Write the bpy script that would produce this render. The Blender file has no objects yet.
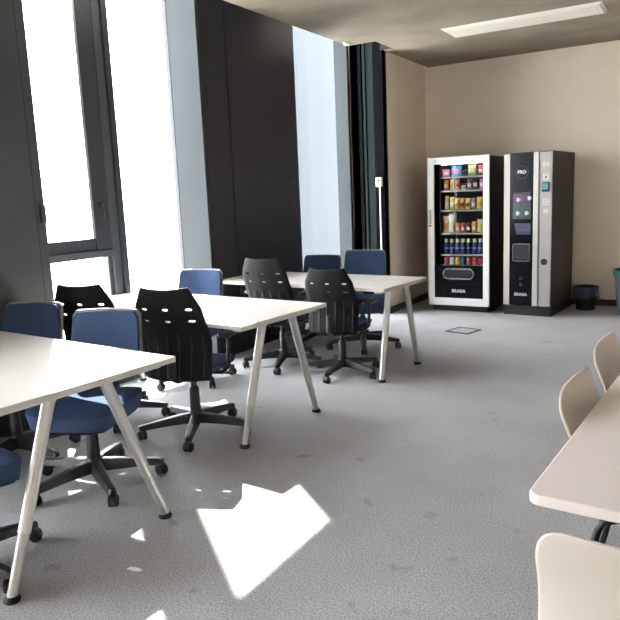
import bpy, bmesh, math, random
from mathutils import Vector, Matrix
import numpy as np
random.seed(4)
S = bpy.context.scene
COL = S.collection
PI = math.pi
R = math.radians

# ------------------------------------------------------------------ camera
CAMH = 1.45
pitch, roll, yaw = R(9.6527), R(-2.4388), R(-31.291)
fw = Vector((math.sin(yaw)*math.cos(pitch), math.cos(yaw)*math.cos(pitch), -math.sin(pitch)))
rt = Vector((math.cos(yaw), -math.sin(yaw), 0))
up = rt.cross(fw)
r2 = rt*math.cos(roll) + up*math.sin(roll)
u2 = -rt*math.sin(roll) + up*math.cos(roll)
cd = bpy.data.cameras.new('camera')
cam = bpy.data.objects.new('camera', cd); COL.objects.link(cam)
cam.matrix_world = Matrix(((r2.x, u2.x, -fw.x, 0), (r2.y, u2.y, -fw.y, 0), (r2.z, u2.z, -fw.z, CAMH), (0, 0, 0, 1)))
cd.sensor_width = 36; cd.lens = 36*665.7/620; cd.clip_start = 0.05; cd.clip_end = 400
S.camera = cam

# ------------------------------------------------------------------ light and exposure
S.view_settings.view_transform = 'Standard'
S.view_settings.look = 'None'
S.view_settings.gamma = 1
S.view_settings.use_curve_mapping = False
S.view_settings.exposure = 1.5
w = bpy.data.worlds.new('sky'); S.world = w; w.use_nodes = True
bg = w.node_tree.nodes['Background']
bg.inputs['Color'].default_value = (0.975, 0.965, 1.0, 1)
bg.inputs['Strength'].default_value = 8.0
sd = bpy.data.lights.new('sun', 'SUN'); sd.energy = 16; sd.angle = R(0.6); sd.color = (1, 0.95, 0.87)
sun = bpy.data.objects.new('sun', sd); COL.objects.link(sun)
sdir = Vector((0.78*math.cos(R(49)), -0.626*math.cos(R(49)), -math.sin(R(49))))
sun.rotation_euler = sdir.to_track_quat('-Z', 'Y').to_euler()
sun.location = (-8, 8, 12)

# ------------------------------------------------------------------ materials
def mat(name, col, rough=0.5, metal=0.0, noise=0.0, nscale=20, bump=0.0, bscale=60, spec=0.5, coat=0.0, coat_rough=0.05, emit=None, estr=0, col2=None, stretch=None):
    m = bpy.data.materials.new(name); m.use_nodes = True
    nt = m.node_tree; b = nt.nodes['Principled BSDF']
    b.inputs['Base Color'].default_value = (*col, 1)
    b.inputs['Roughness'].default_value = rough
    b.inputs['Metallic'].default_value = metal
    b.inputs['Specular IOR Level'].default_value = spec
    b.inputs['Coat Weight'].default_value = coat
    b.inputs['Coat Roughness'].default_value = coat_rough
    tc = nt.nodes.new('ShaderNodeTexCoord')
    src = tc.outputs['Object']
    if stretch:
        mp = nt.nodes.new('ShaderNodeMapping'); mp.inputs['Scale'].default_value = stretch
        nt.links.new(src, mp.inputs['Vector']); src = mp.outputs['Vector']
    if noise > 0 or col2:
        n = nt.nodes.new('ShaderNodeTexNoise'); n.inputs['Scale'].default_value = nscale; n.inputs['Detail'].default_value = 6
        nt.links.new(src, n.inputs['Vector'])
        r = nt.nodes.new('ShaderNodeValToRGB')
        c2 = col2 or tuple(c*(1-noise) for c in col)
        c1 = col if col2 else tuple(min(1, c*(1+noise)) for c in col)
        r.color_ramp.elements[0].position = 0.35; r.color_ramp.elements[1].position = 0.65
        r.color_ramp.elements[0].color = (*c2, 1); r.color_ramp.elements[1].color = (*c1, 1)
        nt.links.new(n.outputs['Fac'], r.inputs['Fac']); nt.links.new(r.outputs['Color'], b.inputs['Base Color'])
    if bump > 0:
        n2 = nt.nodes.new('ShaderNodeTexNoise'); n2.inputs['Scale'].default_value = bscale; n2.inputs['Detail'].default_value = 4
        nt.links.new(src, n2.inputs['Vector'])
        bp = nt.nodes.new('ShaderNodeBump'); bp.inputs['Strength'].default_value = bump; bp.inputs['Distance'].default_value = 0.01
        nt.links.new(n2.outputs['Fac'], bp.inputs['Height']); nt.links.new(bp.outputs['Normal'], b.inputs['Normal'])
    if emit:
        b.inputs['Emission Color'].default_value = (*emit, 1); b.inputs['Emission Strength'].default_value = estr
    return m

def glass_mat(name, tint=(1, 1, 1), refl=0.06, rough=0.0):
    m = bpy.data.materials.new(name); m.use_nodes = True
    nt = m.node_tree; nt.nodes.clear()
    o = nt.nodes.new('ShaderNodeOutputMaterial'); mx = nt.nodes.new('ShaderNodeMixShader')
    t = nt.nodes.new('ShaderNodeBsdfTransparent'); g = nt.nodes.new('ShaderNodeBsdfGlossy')
    fr = nt.nodes.new('ShaderNodeLayerWeight'); fr.inputs['Blend'].default_value = 0.5
    pw = nt.nodes.new('ShaderNodeMath'); pw.operation = 'POWER'; pw.inputs[1].default_value = 4.5
    mu = nt.nodes.new('ShaderNodeMath'); mu.operation = 'MULTIPLY_ADD'; mu.inputs[1].default_value = 0.85; mu.inputs[2].default_value = refl
    t.inputs['Color'].default_value = (*tint, 1); g.inputs['Roughness'].default_value = rough
    nt.links.new(fr.outputs['Facing'], pw.inputs[0]); nt.links.new(pw.outputs[0], mu.inputs[0]); nt.links.new(mu.outputs[0], mx.inputs[0])
    nt.links.new(t.outputs[0], mx.inputs[1]); nt.links.new(g.outputs[0], mx.inputs[2]); nt.links.new(mx.outputs[0], o.inputs[0])
    return m

def carpet_mat():
    m = bpy.data.materials.new('grey_carpet'); m.use_nodes = True
    nt = m.node_tree; b = nt.nodes['Principled BSDF']; b.inputs['Roughness'].default_value = 0.85; b.inputs['Specular IOR Level'].default_value = 0.35
    b.inputs['Sheen Weight'].default_value = 0.15
    tc = nt.nodes.new('ShaderNodeTexCoord')
    n = nt.nodes.new('ShaderNodeTexNoise'); n.inputs['Scale'].default_value = 140; n.inputs['Detail'].default_value = 5; n.inputs['Roughness'].default_value = 0.7
    r = nt.nodes.new('ShaderNodeValToRGB'); r.color_ramp.elements[0].position = 0.36; r.color_ramp.elements[1].position = 0.64
    r.color_ramp.elements[0].color = (0.145, 0.15, 0.16, 1); r.color_ramp.elements[1].color = (0.46, 0.46, 0.465, 1)
    n3 = nt.nodes.new('ShaderNodeTexNoise'); n3.inputs['Scale'].default_value = 1.8; n3.inputs['Detail'].default_value = 5
    mr = nt.nodes.new('ShaderNodeMapRange'); mr.inputs['From Min'].default_value = .3; mr.inputs['From Max'].default_value = .7; mr.inputs['To Min'].default_value = 0.9; mr.inputs['To Max'].default_value = 1.08
    # a few darker worn spots
    n4 = nt.nodes.new('ShaderNodeTexNoise'); n4.inputs['Scale'].default_value = 6.5; n4.inputs['Detail'].default_value = 2
    mr4 = nt.nodes.new('ShaderNodeMapRange'); mr4.inputs['From Min'].default_value = .66; mr4.inputs['From Max'].default_value = .78; mr4.inputs['To Min'].default_value = 1; mr4.inputs['To Max'].default_value = .6
    mu = nt.nodes.new('ShaderNodeMath'); mu.operation = 'MULTIPLY'
    vm = nt.nodes.new('ShaderNodeVectorMath'); vm.operation = 'SCALE'
    bp = nt.nodes.new('ShaderNodeBump'); bp.inputs['Strength'].default_value = 0.5; bp.inputs['Distance'].default_value = 0.008
    for a in (n, n3, n4): nt.links.new(tc.outputs['Object'], a.inputs['Vector'])
    nt.links.new(n.outputs['Fac'], r.inputs['Fac']); nt.links.new(n3.outputs['Fac'], mr.inputs['Value']); nt.links.new(n4.outputs['Fac'], mr4.inputs['Value'])
    nt.links.new(mr.outputs[0], mu.inputs[0]); nt.links.new(mr4.outputs[0], mu.inputs[1])
    nt.links.new(r.outputs['Color'], vm.inputs[0]); nt.links.new(mu.outputs[0], vm.inputs['Scale'])
    nt.links.new(vm.outputs[0], b.inputs['Base Color'])
    nt.links.new(n.outputs['Fac'], bp.inputs['Height']); nt.links.new(bp.outputs['Normal'], b.inputs['Normal'])
    return m

M = {}
M['carpet'] = carpet_mat()
M['concrete'] = mat('raw_concrete', (0.275, 0.235, 0.185), 0.8, noise=0.14, nscale=2.2, bump=0.15, bscale=25)
M['beige'] = mat('beige_paint', (0.80, 0.70, 0.585), 0.6, noise=0.02, nscale=3)
M['beige_gloss'] = mat('beige_gloss_paint', (0.785, 0.69, 0.59), 0.5, noise=0.02, nscale=3, coat=0.12, coat_rough=0.2)
M['baseboard'] = mat('dark_baseboard', (0.035, 0.033, 0.03), 0.5)
M['panel'] = mat('charcoal_panel', (0.019, 0.0195, 0.027), 0.38, noise=0.06, nscale=5, spec=0.35)
M['panelA'] = mat('slate_panel', (0.038, 0.047, 0.056), 0.3, noise=0.06, nscale=5)
M['frame'] = mat('anthracite_frame', (0.028, 0.036, 0.048), 0.4, metal=0.1)
M['frame_mid'] = mat('grey_frame', (0.058, 0.072, 0.088), 0.4, metal=0.2)
M['bead'] = mat('aluminium_bead', (0.45, 0.47, 0.5), 0.35, metal=0.7)
M['fin'] = mat('pale_metal_reveal', (0.043, 0.050, 0.054), 0.7, spec=0.15, noise=0.06, nscale=3, stretch=(1, 1, 0.3))
M['black_metal'] = mat('black_metal', (0.012, 0.012, 0.014), 0.4, metal=0.3)
M['teal_frame'] = mat('dark_teal_frame', (0.009, 0.015, 0.017), 0.7, spec=0.1)
M['matt_black'] = mat('matt_black_profile', (0.0025, 0.0025, 0.003), 0.8, spec=0.05)
M['glass'] = glass_mat('window_glass', (0.96, 0.98, 0.98), 0.05)
M['vglass'] = glass_mat('display_glass', (0.9, 0.92, 0.93), 0.012)
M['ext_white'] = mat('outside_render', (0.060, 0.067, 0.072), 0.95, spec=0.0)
M['ext_pale'] = mat('outside_pale_render', (0.75, 0.75, 0.75), 0.9)
M['ext_ground'] = mat('outside_paving', (0.6, 0.6, 0.58), 0.9, noise=0.05, nscale=3)
M['tabletop'] = mat('white_laminate', (0.70, 0.675, 0.63), 0.28, noise=0.015, nscale=6, spec=0.5)
M['edge'] = mat('white_edge_band', (0.56, 0.545, 0.51), 0.45)
M['silver'] = mat('silver_leg', (0.55, 0.555, 0.55), 0.33, metal=0.65)
M['silver2'] = mat('silver_sleeve', (0.45, 0.455, 0.45), 0.38, metal=0.65)
M['rubber'] = mat('black_rubber', (0.012, 0.012, 0.012), 0.7)
M['plastic'] = mat('black_plastic', (0.016, 0.016, 0.018), 0.38, bump=0.05, bscale=300)
M['mesh'] = mat('black_mesh_back', (0.011, 0.011, 0.013), 0.7, spec=0.2, bump=0.25, bscale=500)
M['blue'] = mat('blue_fabric', (0.040, 0.066, 0.135), 0.9, spec=0.15, noise=0.12, nscale=250, bump=0.3, bscale=400)
M['greyrim'] = mat('grey_shell', (0.20, 0.195, 0.19), 0.3)
M['shell'] = mat('cream_shell', (0.54, 0.49, 0.435), 0.45)
M['right_top'] = mat('cream_laminate', (0.73, 0.665, 0.645), 0.4)
M['vwhite'] = mat('white_machine_frame', (0.80, 0.81, 0.80), 0.35)
M['vblack'] = mat('black_machine_steel', (0.009, 0.009, 0.010), 0.45)
M['vgloss'] = mat('gloss_black_front', (0.003, 0.004, 0.006), 0.18, spec=0.2)
M['vdark'] = mat('machine_inside', (0.03, 0.03, 0.035), 0.5)
M['vside'] = mat('dark_machine_side', (0.03, 0.026, 0.021), 0.5)
M['vsilver'] = mat('silver_front', (0.36, 0.345, 0.335), 0.42, metal=0.3, noise=0.03, nscale=40, stretch=(1, 1, 0.05))
M['vsilver2'] = mat('pale_silver_strip', (0.50, 0.49, 0.465), 0.35, metal=0.3)
M['vbeige'] = mat('champagne_strip', (0.52, 0.47, 0.40), 0.4, metal=0.2)
M['chrome'] = mat('chrome', (0.6, 0.62, 0.63), 0.2, metal=0.9)
M['letter'] = mat('pale_lettering', (0.6, 0.62, 0.64), 0.4)
M['white'] = mat('plain_white', (0.85, 0.85, 0.83), 0.5)
M['lamp'] = mat('white_lamp_diffuser', (0.80, 0.77, 0.71), 0.5)
M['led'] = mat('display_light', (1, 1, 1), 0.5, emit=(1, 0.97, 0.92), estr=5.5)
M['screen_a'] = mat('screen_violet', (0.03, 0.02, 0.04), 0.15, emit=(0.32, 0.15, 0.33), estr=0.10, noise=0)
M['screen_b'] = mat('screen_teal', (0.02, 0.03, 0.03), 0.15, emit=(0.13, 0.22, 0.22), estr=0.10)
M['screen_c'] = mat('screen_icon', (0.4, 0.4, 0.4), 0.3, emit=(0.8, 0.78, 0.85), estr=0.10)
M['screen_d'] = mat('reader_screen', (0.05, 0.2, 0.25), 0.2, emit=(0.10, 0.40, 0.47), estr=0.12)
M['refl_blue'] = mat('blue_grey_reflection', (0.06, 0.07, 0.14), 0.15)
M['binblue'] = mat('navy_bin_liner', (0.02, 0.032, 0.075), 0.45, bump=0.3, bscale=30)
M['binblack'] = mat('black_bin', (0.008, 0.008, 0.008), 0.5)
M['teal'] = mat('teal_liner', (0.01, 0.16, 0.16), 0.4, bump=0.3, bscale=30)
M['bingrey'] = mat('blue_grey_bin', (0.16, 0.20, 0.27), 0.5)
M['sun_spot'] = mat('painted_sun_white', (0.9, 0.9, 0.88), 0.8)
_c = {}
def cm(col, rough=0.4):
    k = (col, rough)
    if k not in _c: _c[k] = mat('wrapper_%d' % len(_c), col, rough)
    return _c[k]

# ------------------------------------------------------------------ helpers
def finish(bm, name, m, parent=None, smooth=False, bevel=0, mods=None):
    bmesh.ops.recalc_face_normals(bm, faces=bm.faces)
    me = bpy.data.meshes.new(name); bm.to_mesh(me); bm.free()
    ms = m if isinstance(m, (list, tuple)) else [m]
    for x in ms: me.materials.append(x)
    if smooth:
        for p in me.polygons: p.use_smooth = True
    o = bpy.data.objects.new(name, me); COL.objects.link(o)
    if parent: o.parent = parent
    if bevel:
        b = o.modifiers.new('bevel', 'BEVEL'); b.width = bevel; b.segments = 3; b.limit_method = 'ANGLE'; b.angle_limit = R(40)
    if smooth:
        me.set_sharp_from_angle(angle=R(45))
    return o

def box(bm, x0, x1, y0, y1, z0, z1, mi=0):
    v = [bm.verts.new(p) for p in ((x0, y0, z0), (x1, y0, z0), (x1, y1, z0), (x0, y1, z0), (x0, y0, z1), (x1, y0, z1), (x1, y1, z1), (x0, y1, z1))]
    for f in ((0, 3, 2, 1), (4, 5, 6, 7), (0, 1, 5, 4), (1, 2, 6, 5), (2, 3, 7, 6), (3, 0, 4, 7)):
        fc = bm.faces.new([v[i] for i in f]); fc.material_index = mi
    return v

def B(name, m, parent, *dims, bevel=0.0):
    bm = bmesh.new()
    if dims and not isinstance(dims[0], (tuple, list)): dims = (dims,)
    for d in dims: box(bm, *d)
    return finish(bm, name, m, parent, bevel=bevel)

def tube(bm, pts, rad, n=14, mi=0, sx=1.0):
    pts = [Vector(p) for p in pts]
    if not isinstance(rad, (list, tuple)): rad = [rad]*len(pts)
    rings = []; ref = None
    for i, p in enumerate(pts):
        t = ((pts[min(i+1, len(pts)-1)] - p).normalized() + (p - pts[max(i-1, 0)]).normalized())
        t = t.normalized() if t.length > 1e-6 else Vector((0, 0, 1))
        if ref is None: ref = Vector((1, 0, 0)) if abs(t.x) < 0.9 else Vector((0, 1, 0))
        a = (ref - t*ref.dot(t)).normalized(); ref = a; b = t.cross(a)
        rings.append([bm.verts.new(p + (a*math.cos(2*PI*k/n)*sx + b*math.sin(2*PI*k/n))*rad[i]) for k in range(n)])
    for i in range(len(rings)-1):
        for k in range(n):
            f = bm.faces.new((rings[i][k], rings[i][(k+1) % n], rings[i+1][(k+1) % n], rings[i+1][k])); f.material_index = mi
    bm.faces.new(rings[0][::-1]).material_index = mi; bm.faces.new(rings[-1]).material_index = mi

def lathe(bm, prof, c=(0, 0, 0), axis='z', n=24, mi=0):
    c = Vector(c); rings = []
    for r, h in prof:
        ring = []
        for k in range(n):
            a = 2*PI*k/n; p = (r*math.cos(a), r*math.sin(a), h)
            if axis == 'x': p = (p[2], p[0], p[1])
            if axis == 'y': p = (p[0], p[2], p[1])
            ring.append(bm.verts.new(c + Vector(p)))
        rings.append(ring)
    for i in range(len(rings)-1):
        for k in range(n):
            bm.faces.new((rings[i][k], rings[i][(k+1) % n], rings[i+1][(k+1) % n], rings[i+1][k])).material_index = mi
    bm.faces.new(rings[0][::-1]).material_index = mi; bm.faces.new(rings[-1]).material_index = mi

def rrect(w, h, r, n=6):
    out = []
    for cx, cy, a0 in ((w/2-r, h/2-r, 0), (-w/2+r, h/2-r, 90), (-w/2+r, -h/2+r, 180), (w/2-r, -h/2+r, 270)):
        for k in range(n+1):
            a = R(a0 + 90*k/n); out.append((cx+r*math.cos(a), cy+r*math.sin(a)))
    return out

def prism(bm, poly, a0, a1, plane='xy', c=(0, 0, 0), mi=0):
    def P(u, v, h):
        if plane == 'xy': q = (u, v, h)
        elif plane == 'xz': q = (u, h, v)
        else: q = (h, u, v)
        return (q[0]+c[0], q[1]+c[1], q[2]+c[2])
    lo = [bm.verts.new(P(u, v, a0)) for u, v in poly]; hi = [bm.verts.new(P(u, v, a1)) for u, v in poly]
    n = len(poly)
    bm.faces.new(lo[::-1]).material_index = mi; bm.faces.new(hi).material_index = mi
    for i in range(n): bm.faces.new((lo[i], lo[(i+1) % n], hi[(i+1) % n], hi[i])).material_index = mi

def ring_prism(bm, outer, inner, a0, a1, c=(0, 0, 0)):
    n = len(outer)
    def P(q, h): return (q[0]+c[0], h+c[1], q[1]+c[2])
    V = [[bm.verts.new(P(q, h)) for q in L] for h in (a0, a1) for L in (outer, inner)]
    ol, il, oh, ih = V
    for i in range(n):
        j = (i+1) % n
        for a, b in ((ol, il), (ih, oh), (oh, ol), (il, ih)):
            bm.faces.new((a[i], a[j], b[j], b[i]))

def tag(o, label=None, cat=None, group=None, kind=None):
    if label: o['label'] = label
    if cat: o['category'] = cat
    if group: o['group'] = group
    if kind: o['kind'] = kind
    return o

def thing(name, label, cat, loc=(0, 0, 0), rotz=0, group=None):
    o = bpy.data.objects.new(name, None); COL.objects.link(o); o.empty_display_size = 0.1
    o.location = loc; o.rotation_euler = (0, 0, rotz)
    return tag(o, label, cat, group)

def struct(o): o['kind'] = 'structure'; return o
def sempty(name, label):
    o = bpy.data.objects.new(name, None); COL.objects.link(o); o['kind'] = 'structure'; o['label'] = label; return o

def copy_tree(o, parent=None):
    c = o.copy(); COL.objects.link(c); c.parent = parent
    for ch in list(o.children): copy_tree(ch, c)
    return c
def dup(o, loc, rotz, label, group=None):
    c = copy_tree(o); c.location = loc; c.rotation_euler = (0, 0, rotz); c['label'] = label
    if group: c['group'] = group
    return c

def text(s, size, loc, m, parent, name='lettering', extrude=0.0015, bold=0.0):
    cu = bpy.data.curves.new(name, 'FONT'); cu.body = s; cu.size = size; cu.extrude = extrude; cu.align_x = 'CENTER'; cu.align_y = 'CENTER'; cu.offset = bold
    t = bpy.data.objects.new(name, cu); COL.objects.link(t)
    dg = bpy.context.evaluated_depsgraph_get(); dg.update()
    me = bpy.data.meshes.new_from_object(t.evaluated_get(dg))
    bpy.data.objects.remove(t)
    me.materials.clear(); me.materials.append(m)
    o = bpy.data.objects.new(name, me); COL.objects.link(o); o.parent = parent
    o.location = loc; o.rotation_euler = (PI/2, 0, 0)
    return o

# ------------------------------------------------------------------ room shell
CH = 3.05      # ceiling height
FX = -4.15     # glass plane of the window wall
BY = 8.65      # back wall
TOP = 4.3
struct(B('floor', M['carpet'], None, -4.3, 3.2, -5.2, 8.85, -0.1, 0.0))['label'] = 'grey speckled carpet floor'
bm = bmesh.new()
prism(bm, [(-3.5, -5.2), (3.2, -5.2), (3.2, 8.85), (-3.3, 8.85), (-3.3, 7.28), (-3.18, 7.28), (-3.18, 6.8), (-3.5, 6.8)], CH, CH+0.3)
struct(finish(bm, 'ceiling', M['concrete']))['label'] = 'raw concrete ceiling'
struct(B('wall_back', M['beige_gloss'], None, -3.34, 3.2, BY, BY+0.2, 0, CH))
struct(B('wall_right', M['beige'], None, 3.0, 3.2, -5.2, BY, 0, CH))
struct(B('wall_front', M['beige'], None, -4.3, 3.0, -5.2, -5.0, 0, CH))
struct(B('trim_1', M['baseboard'], None, -3.3, 3.0, BY-0.015, BY, 0, 0.075))
struct(B('baseboard_left', M['baseboard'], None, -3.34, -3.325, 7.34, BY-0.015, 0, 0.075))
# the short beige wall at the end of the windows
struct(B('wall_left', M['beige'], None, -3.8, -3.34, 7.36, BY+0.2, 0, CH+0.6))
# bulkhead that closes the recess over the windows
struct(B('trim_2', M['concrete'], None, (-4.3, -3.2, -5.2, 8.85, TOP, TOP+0.15), (-3.5, -3.45, -5.2, 6.8, CH+0.3, TOP), (-3.18, -3.1, 6.7, 7.4, CH+0.3, TOP), (-3.5, -3.18, 6.8, 6.9, CH+.3, TOP)))
# end return with dark profiles
ret = sempty('trim_3', 'dark metal profiles where the windows meet the beige wall')
B('pale_profile', M['fin'], ret, -3.96, -3.79, 7.3, 7.42, 0, TOP)
B('black_profile', M['matt_black'], ret, (-3.785, -3.64, 7.36, 7.42, 0, TOP), (-3.66, -3.62, 7.32, 7.36, 0, TOP), (-3.45, -3.34, 7.31, 7.42, 0, TOP))
B('reflection_blocker', M['panel'], ret, -3.815, -3.801, 7.425, 8.04, 0, TOP)  # unseen dark sheet added to keep a bright reflection out of the pane
B('teal_profile', M['teal_frame'], ret, (-3.62, -3.47, 7.34, 7.42, 0, TOP), (-3.60, -3.57, 7.325, 7.34, 0, TOP), bevel=0.003)
B('ceiling_lining', M['black_metal'], ret, (-3.34, -3.185, 7.265, 7.279, CH+0.005, TOP))

def cladding(n, y0, y1, m, seam, label):
    t = sempty('trim_%d' % n, label)
    B('cladding_panel', m, t, (-4.22, -3.83, y0, y1, 0, TOP))
    # a slightly proud leaf with a shadow gap on the near edge
    ys = seam
    B('edge_strip', m, t, (-3.83, -3.822, y0+0.005, ys-0.006, 0.02, TOP), bevel=0.002)
    B('leaf', m, t, (-3.83, -3.820, ys+0.006, y1-0.004, 0.02, TOP), bevel=0.002)
    return t

# window 1: opening casement over a low pane, thick mullion, tall fixed pane
def big_window(n, oy, label):
    t = sempty('window_%d' % n, label)
    Y = lambda y: y+oy
    g = [(Y(2.70), Y(3.72), 0.1, 1.06), (Y(3.88), Y(4.64), 0.06, TOP)]
    for a in g: B('pane', M['glass'], t, (FX-0.006, FX+0.006, *a))
    # main frame: sill, jambs, mullion, transom
    B('window_frame', M['frame_mid'], t, (FX-0.05, FX+0.05, Y(2.62), Y(4.66), 0.0, 0.09), (FX-0.05, FX+0.05, Y(2.62), Y(2.70), 0.09, TOP),
      (FX-0.05, FX+0.055, Y(3.75), Y(3.83), 0.09, TOP), (FX-0.03, FX+0.03, Y(3.716), Y(3.75), 0.09, 1.05),
      (FX-0.05, FX+0.06, Y(2.70), Y(3.75), 1.05, 1.105), bevel=0.004)
    B('mullion', M['frame'], t, (FX-0.05, FX+0.075, Y(3.83), Y(3.89), 0.09, TOP), bevel=0.004)
    cs = B('casement', M['frame'], t, (FX-0.03, FX+0.03, Y(2.70), Y(2.80), 1.105, 4.2), (FX-0.03, FX+0.05, Y(3.60), Y(3.75), 1.105, 4.2),
      (FX-0.03, FX+0.04, Y(2.80), Y(3.60), 1.105, 1.20), (FX-0.03, FX+0.04, Y(2.80), Y(3.60), 4.1, 4.2), bevel=0.004)
    B('casement_pane', M['glass'], cs, (FX-0.006, FX+0.006, Y(2.80), Y(3.585), 1.20, 4.1))
    B('glazing_bead', M['bead'], cs, (FX+0.007, FX+0.045, Y(3.575), Y(3.5995), 1.201, 4.099))
    bm = bmesh.new(); lathe(bm, [(0.026, 0), (0.026, 0.012), (0.016, 0.016), (0.012, 0.05)], (FX+0.05, Y(3.67), 1.456), 'x', 16)
    tube(bm, [(FX+0.095, Y(3.67), 1.46), (FX+0.10, Y(3.67), 1.42), (FX+0.098, Y(3.67), 1.34)], [0.012, 0.011, 0.009], 10)
    finish(bm, 'window_handle', M['black_metal'], cs, smooth=True)
    B('reveal', M['fin'], t, (-4.158, -3.831, Y(4.64), Y(4.665), 0, TOP))
    return t
big_window(1, 0.0, 'tall window with opening casement beside a fixed pane')
cladding(4, 4.666, 6.18, M['panel'], 5.02, 'charcoal wall panel between the two tall windows')
cladding(5, 1.25, 2.945, M['panelA'], 2.0, 'slate grey wall panel at the left edge')
pa = bpy.data.objects['trim_5']
B('strike_plate', M['frame'], pa, (-3.822, -3.80, 2.90, 2.935, 1.35, 1.47), bevel=0.003)
B('seam', M['black_metal'], pa, (-3.8215, -3.8195, 2.868, 2.874, 0.02, TOP))
bm = bmesh.new()
for zz in (1.60, 1.625, 1.44, 1.40):
    lathe(bm, [(0.008, 0), (0.008, 0.004), (0.005, 0.006)], (-3.82, 6.03 if zz in (1.60, 1.44) else 6.07, zz), 'x', 10)
finish(bm, 'vent_stud', M['frame_mid'], bpy.data.objects['trim_4'])
# window 2: one fixed pane
t = sempty('window_2', 'narrow tall fixed window beyond the charcoal panel')
B('pane', M['glass'], t, (FX-0.006, FX+0.006, 6.2, 7.95, 0.3, TOP))
B('window_frame', M['frame_mid'], t, (FX-0.05, FX+0.05, 6.18, 8.0, 0.0, 0.3), (FX-0.05, FX+0.05, 7.95, 8.05, 0.3, TOP), (FX-0.05, FX+0.05, 6.15, 6.2, 0.3, TOP))
struct(B('trim_6', M['panel'], None, (-4.3, -3.8, 8.05, 8.85, 0, TOP)))
# the same window rhythm runs on beside and behind the camera
big_window(3, -3.39, 'tall window beside the camera')
cladding(7, -2.10, -0.78, M['panel'], -1.8, 'charcoal wall panel behind the camera')
big_window(4, -6.79, 'tall window behind the camera')
struct(B('trim_8', M['panel'], None, (-4.28, -3.83, -5.0, -4.15, 0, TOP)))
# blind crank on the end return
t = thing('blind_crank', 'slim white blind crank rod hanging on the dark profile beside the beige wall', 'blind crank', (-3.40, 7.29, 0))
B('crank_box', M['white'], t, (-0.035, 0.035, -0.025, 0.02, 1.53, 1.64), bevel=0.004)
B('crank_slot', M['black_metal'], t, (-0.005, 0.016, -0.027, -0.024, 1.585, 1.62))
bm = bmesh.new(); tube(bm, [(0.01, -0.005, 1.54), (0.012, -0.005, 0.76)], 0.009, 10)
lathe(bm, [(0.011, 0.72), (0.013, 0.74), (0.013, 0.80), (0.009, 0.81)], (0.012, -0.005, 0), 'z', 10)
finish(bm, 'crank_rod', M['white'], t, smooth=True)
# detector on the ceiling edge
bm = bmesh.new(); lathe(bm, [(0.02, -0.03), (0.03, -0.025), (0.034, -0.01), (0.034, 0.0)], (-3.44, 6.64, CH), 'z', 20)
tag(finish(bm, 'ceiling_sensor', M['white'], smooth=True), 'tiny white sensor on the ceiling edge above the narrow window', 'sensor')

# outside
struct(B('ground_outside', M['ext_ground'], None, -80, -4.35, -40, 60, -0.4, -0.3))['label'] = 'pale paving outside the windows'
struct(B('wall_outside', M['ext_white'], None, (-6.0, -5.6, 7.7, 8.35, -0.3, 9), (-6.0, -5.6, 8.35, 8.75, -0.3, 6.2), (-6.0, -5.6, 8.75, 60, -0.3, 9)))['label'] = 'pale grey wall of the next wing outside the narrow window'  # gap above the low piece shaped to let a sun spot onto the floor

# ------------------------------------------------------------------ ceiling lamp
def ceiling_lamp(loc, label):
    t = thing('ceiling_lamp', label, 'ceiling lamp', loc, 0, None)
    bm = bmesh.new()
    W, L = 1.5, 0.42
    v = []
    for dx, dy, z in ((0, 0, 0), (0.03, 0.03, -0.022)):
        v.append([bm.verts.new(p) for p in ((-W/2+dx, -L/2+dy, z), (W/2-dx, -L/2+dy, z), (W/2-dx, L/2-dy, z), (-W/2+dx, L/2-dy, z))])
    for k in range(4): bm.faces.new((v[0][k], v[0][(k+1) % 4], v[1][(k+1) % 4], v[1][k]))
    bm.faces.new(v[0][::-1]); bm.faces.new(v[1])
    finish(bm, 'lamp_body', M['lamp'], t, bevel=0.003)
    B('diffuser', M['lamp'], t, (-W/2+0.06, W/2-0.06, -L/2+0.065, L/2-0.065, -0.026, -0.0222), bevel=0.003)
    return t
ceiling_lamp((-1.69, 6.96, CH), 'long white flat ceiling lamp on the concrete ceiling before the vending machines')

# ------------------------------------------------------------------ white desks
TROT = R(-4.08)
def make_desk(L, W, f0=0.03, f1=0.10, ta=0.04, tb=-0.04, fo=-0.055):
    t = thing('desk', '', 'desk')
    bm = bmesh.new(); prism(bm, rrect(L, W, 0.008, 3), 0.715, 0.74, 'xy', (-L/2, W/2, 0))
    o = finish(bm, 'tabletop', [M['tabletop'], M['edge']], t, bevel=0.002)
    for p in o.data.polygons:
        if abs(p.normal.z) < 0.5: p.material_index = 1
    # rail and crossbars under the top
    bm = bmesh.new()
    box(bm, -L+0.25, -0.25, W/2-0.025, W/2+0.025, 0.69, 0.714)
    finish(bm, 'under_rail', M['silver'], t, bevel=0.003)
    for sx in (-0.085, -L+0.085):
        B('crossbar', M['silver'], t, (sx-0.03, sx+0.03, 0.05, W-0.05, 0.692, 0.714), bevel=0.003)
        for yt, yf in ((W/2-0.19+ta, f0), (W/2+0.19+tb, W-f1)):
            fx = fo if sx > -1 else -L-fo
            a = Vector((sx, yt, 0.70)); f = Vector((fx, yf, 0.012))
            q = a.lerp(f, 0.69)
            bm = bmesh.new(); tube(bm, [a, a.lerp(f, 0.03), q, q.lerp(f, 0.004)], [0.03, 0.0265, 0.0245, 0.022], 20)
            lg = finish(bm, 'leg', M['silver'], t, smooth=True)
            bm = bmesh.new(); tube(bm, [q, f], [0.0215, 0.0205], 20)
            finish(bm, 'leg_extension', M['silver2'], lg, smooth=True)
            bm = bmesh.new(); lathe(bm, [(0.03, 0), (0.032, 0.006), (0.026, 0.018), (0.018, 0.022)], (f.x, f.y, 0), 'z', 20)
            finish(bm, 'foot', M['rubber'], lg, smooth=True)
    return t
DG = 'white desks in a row along the windows'
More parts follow.
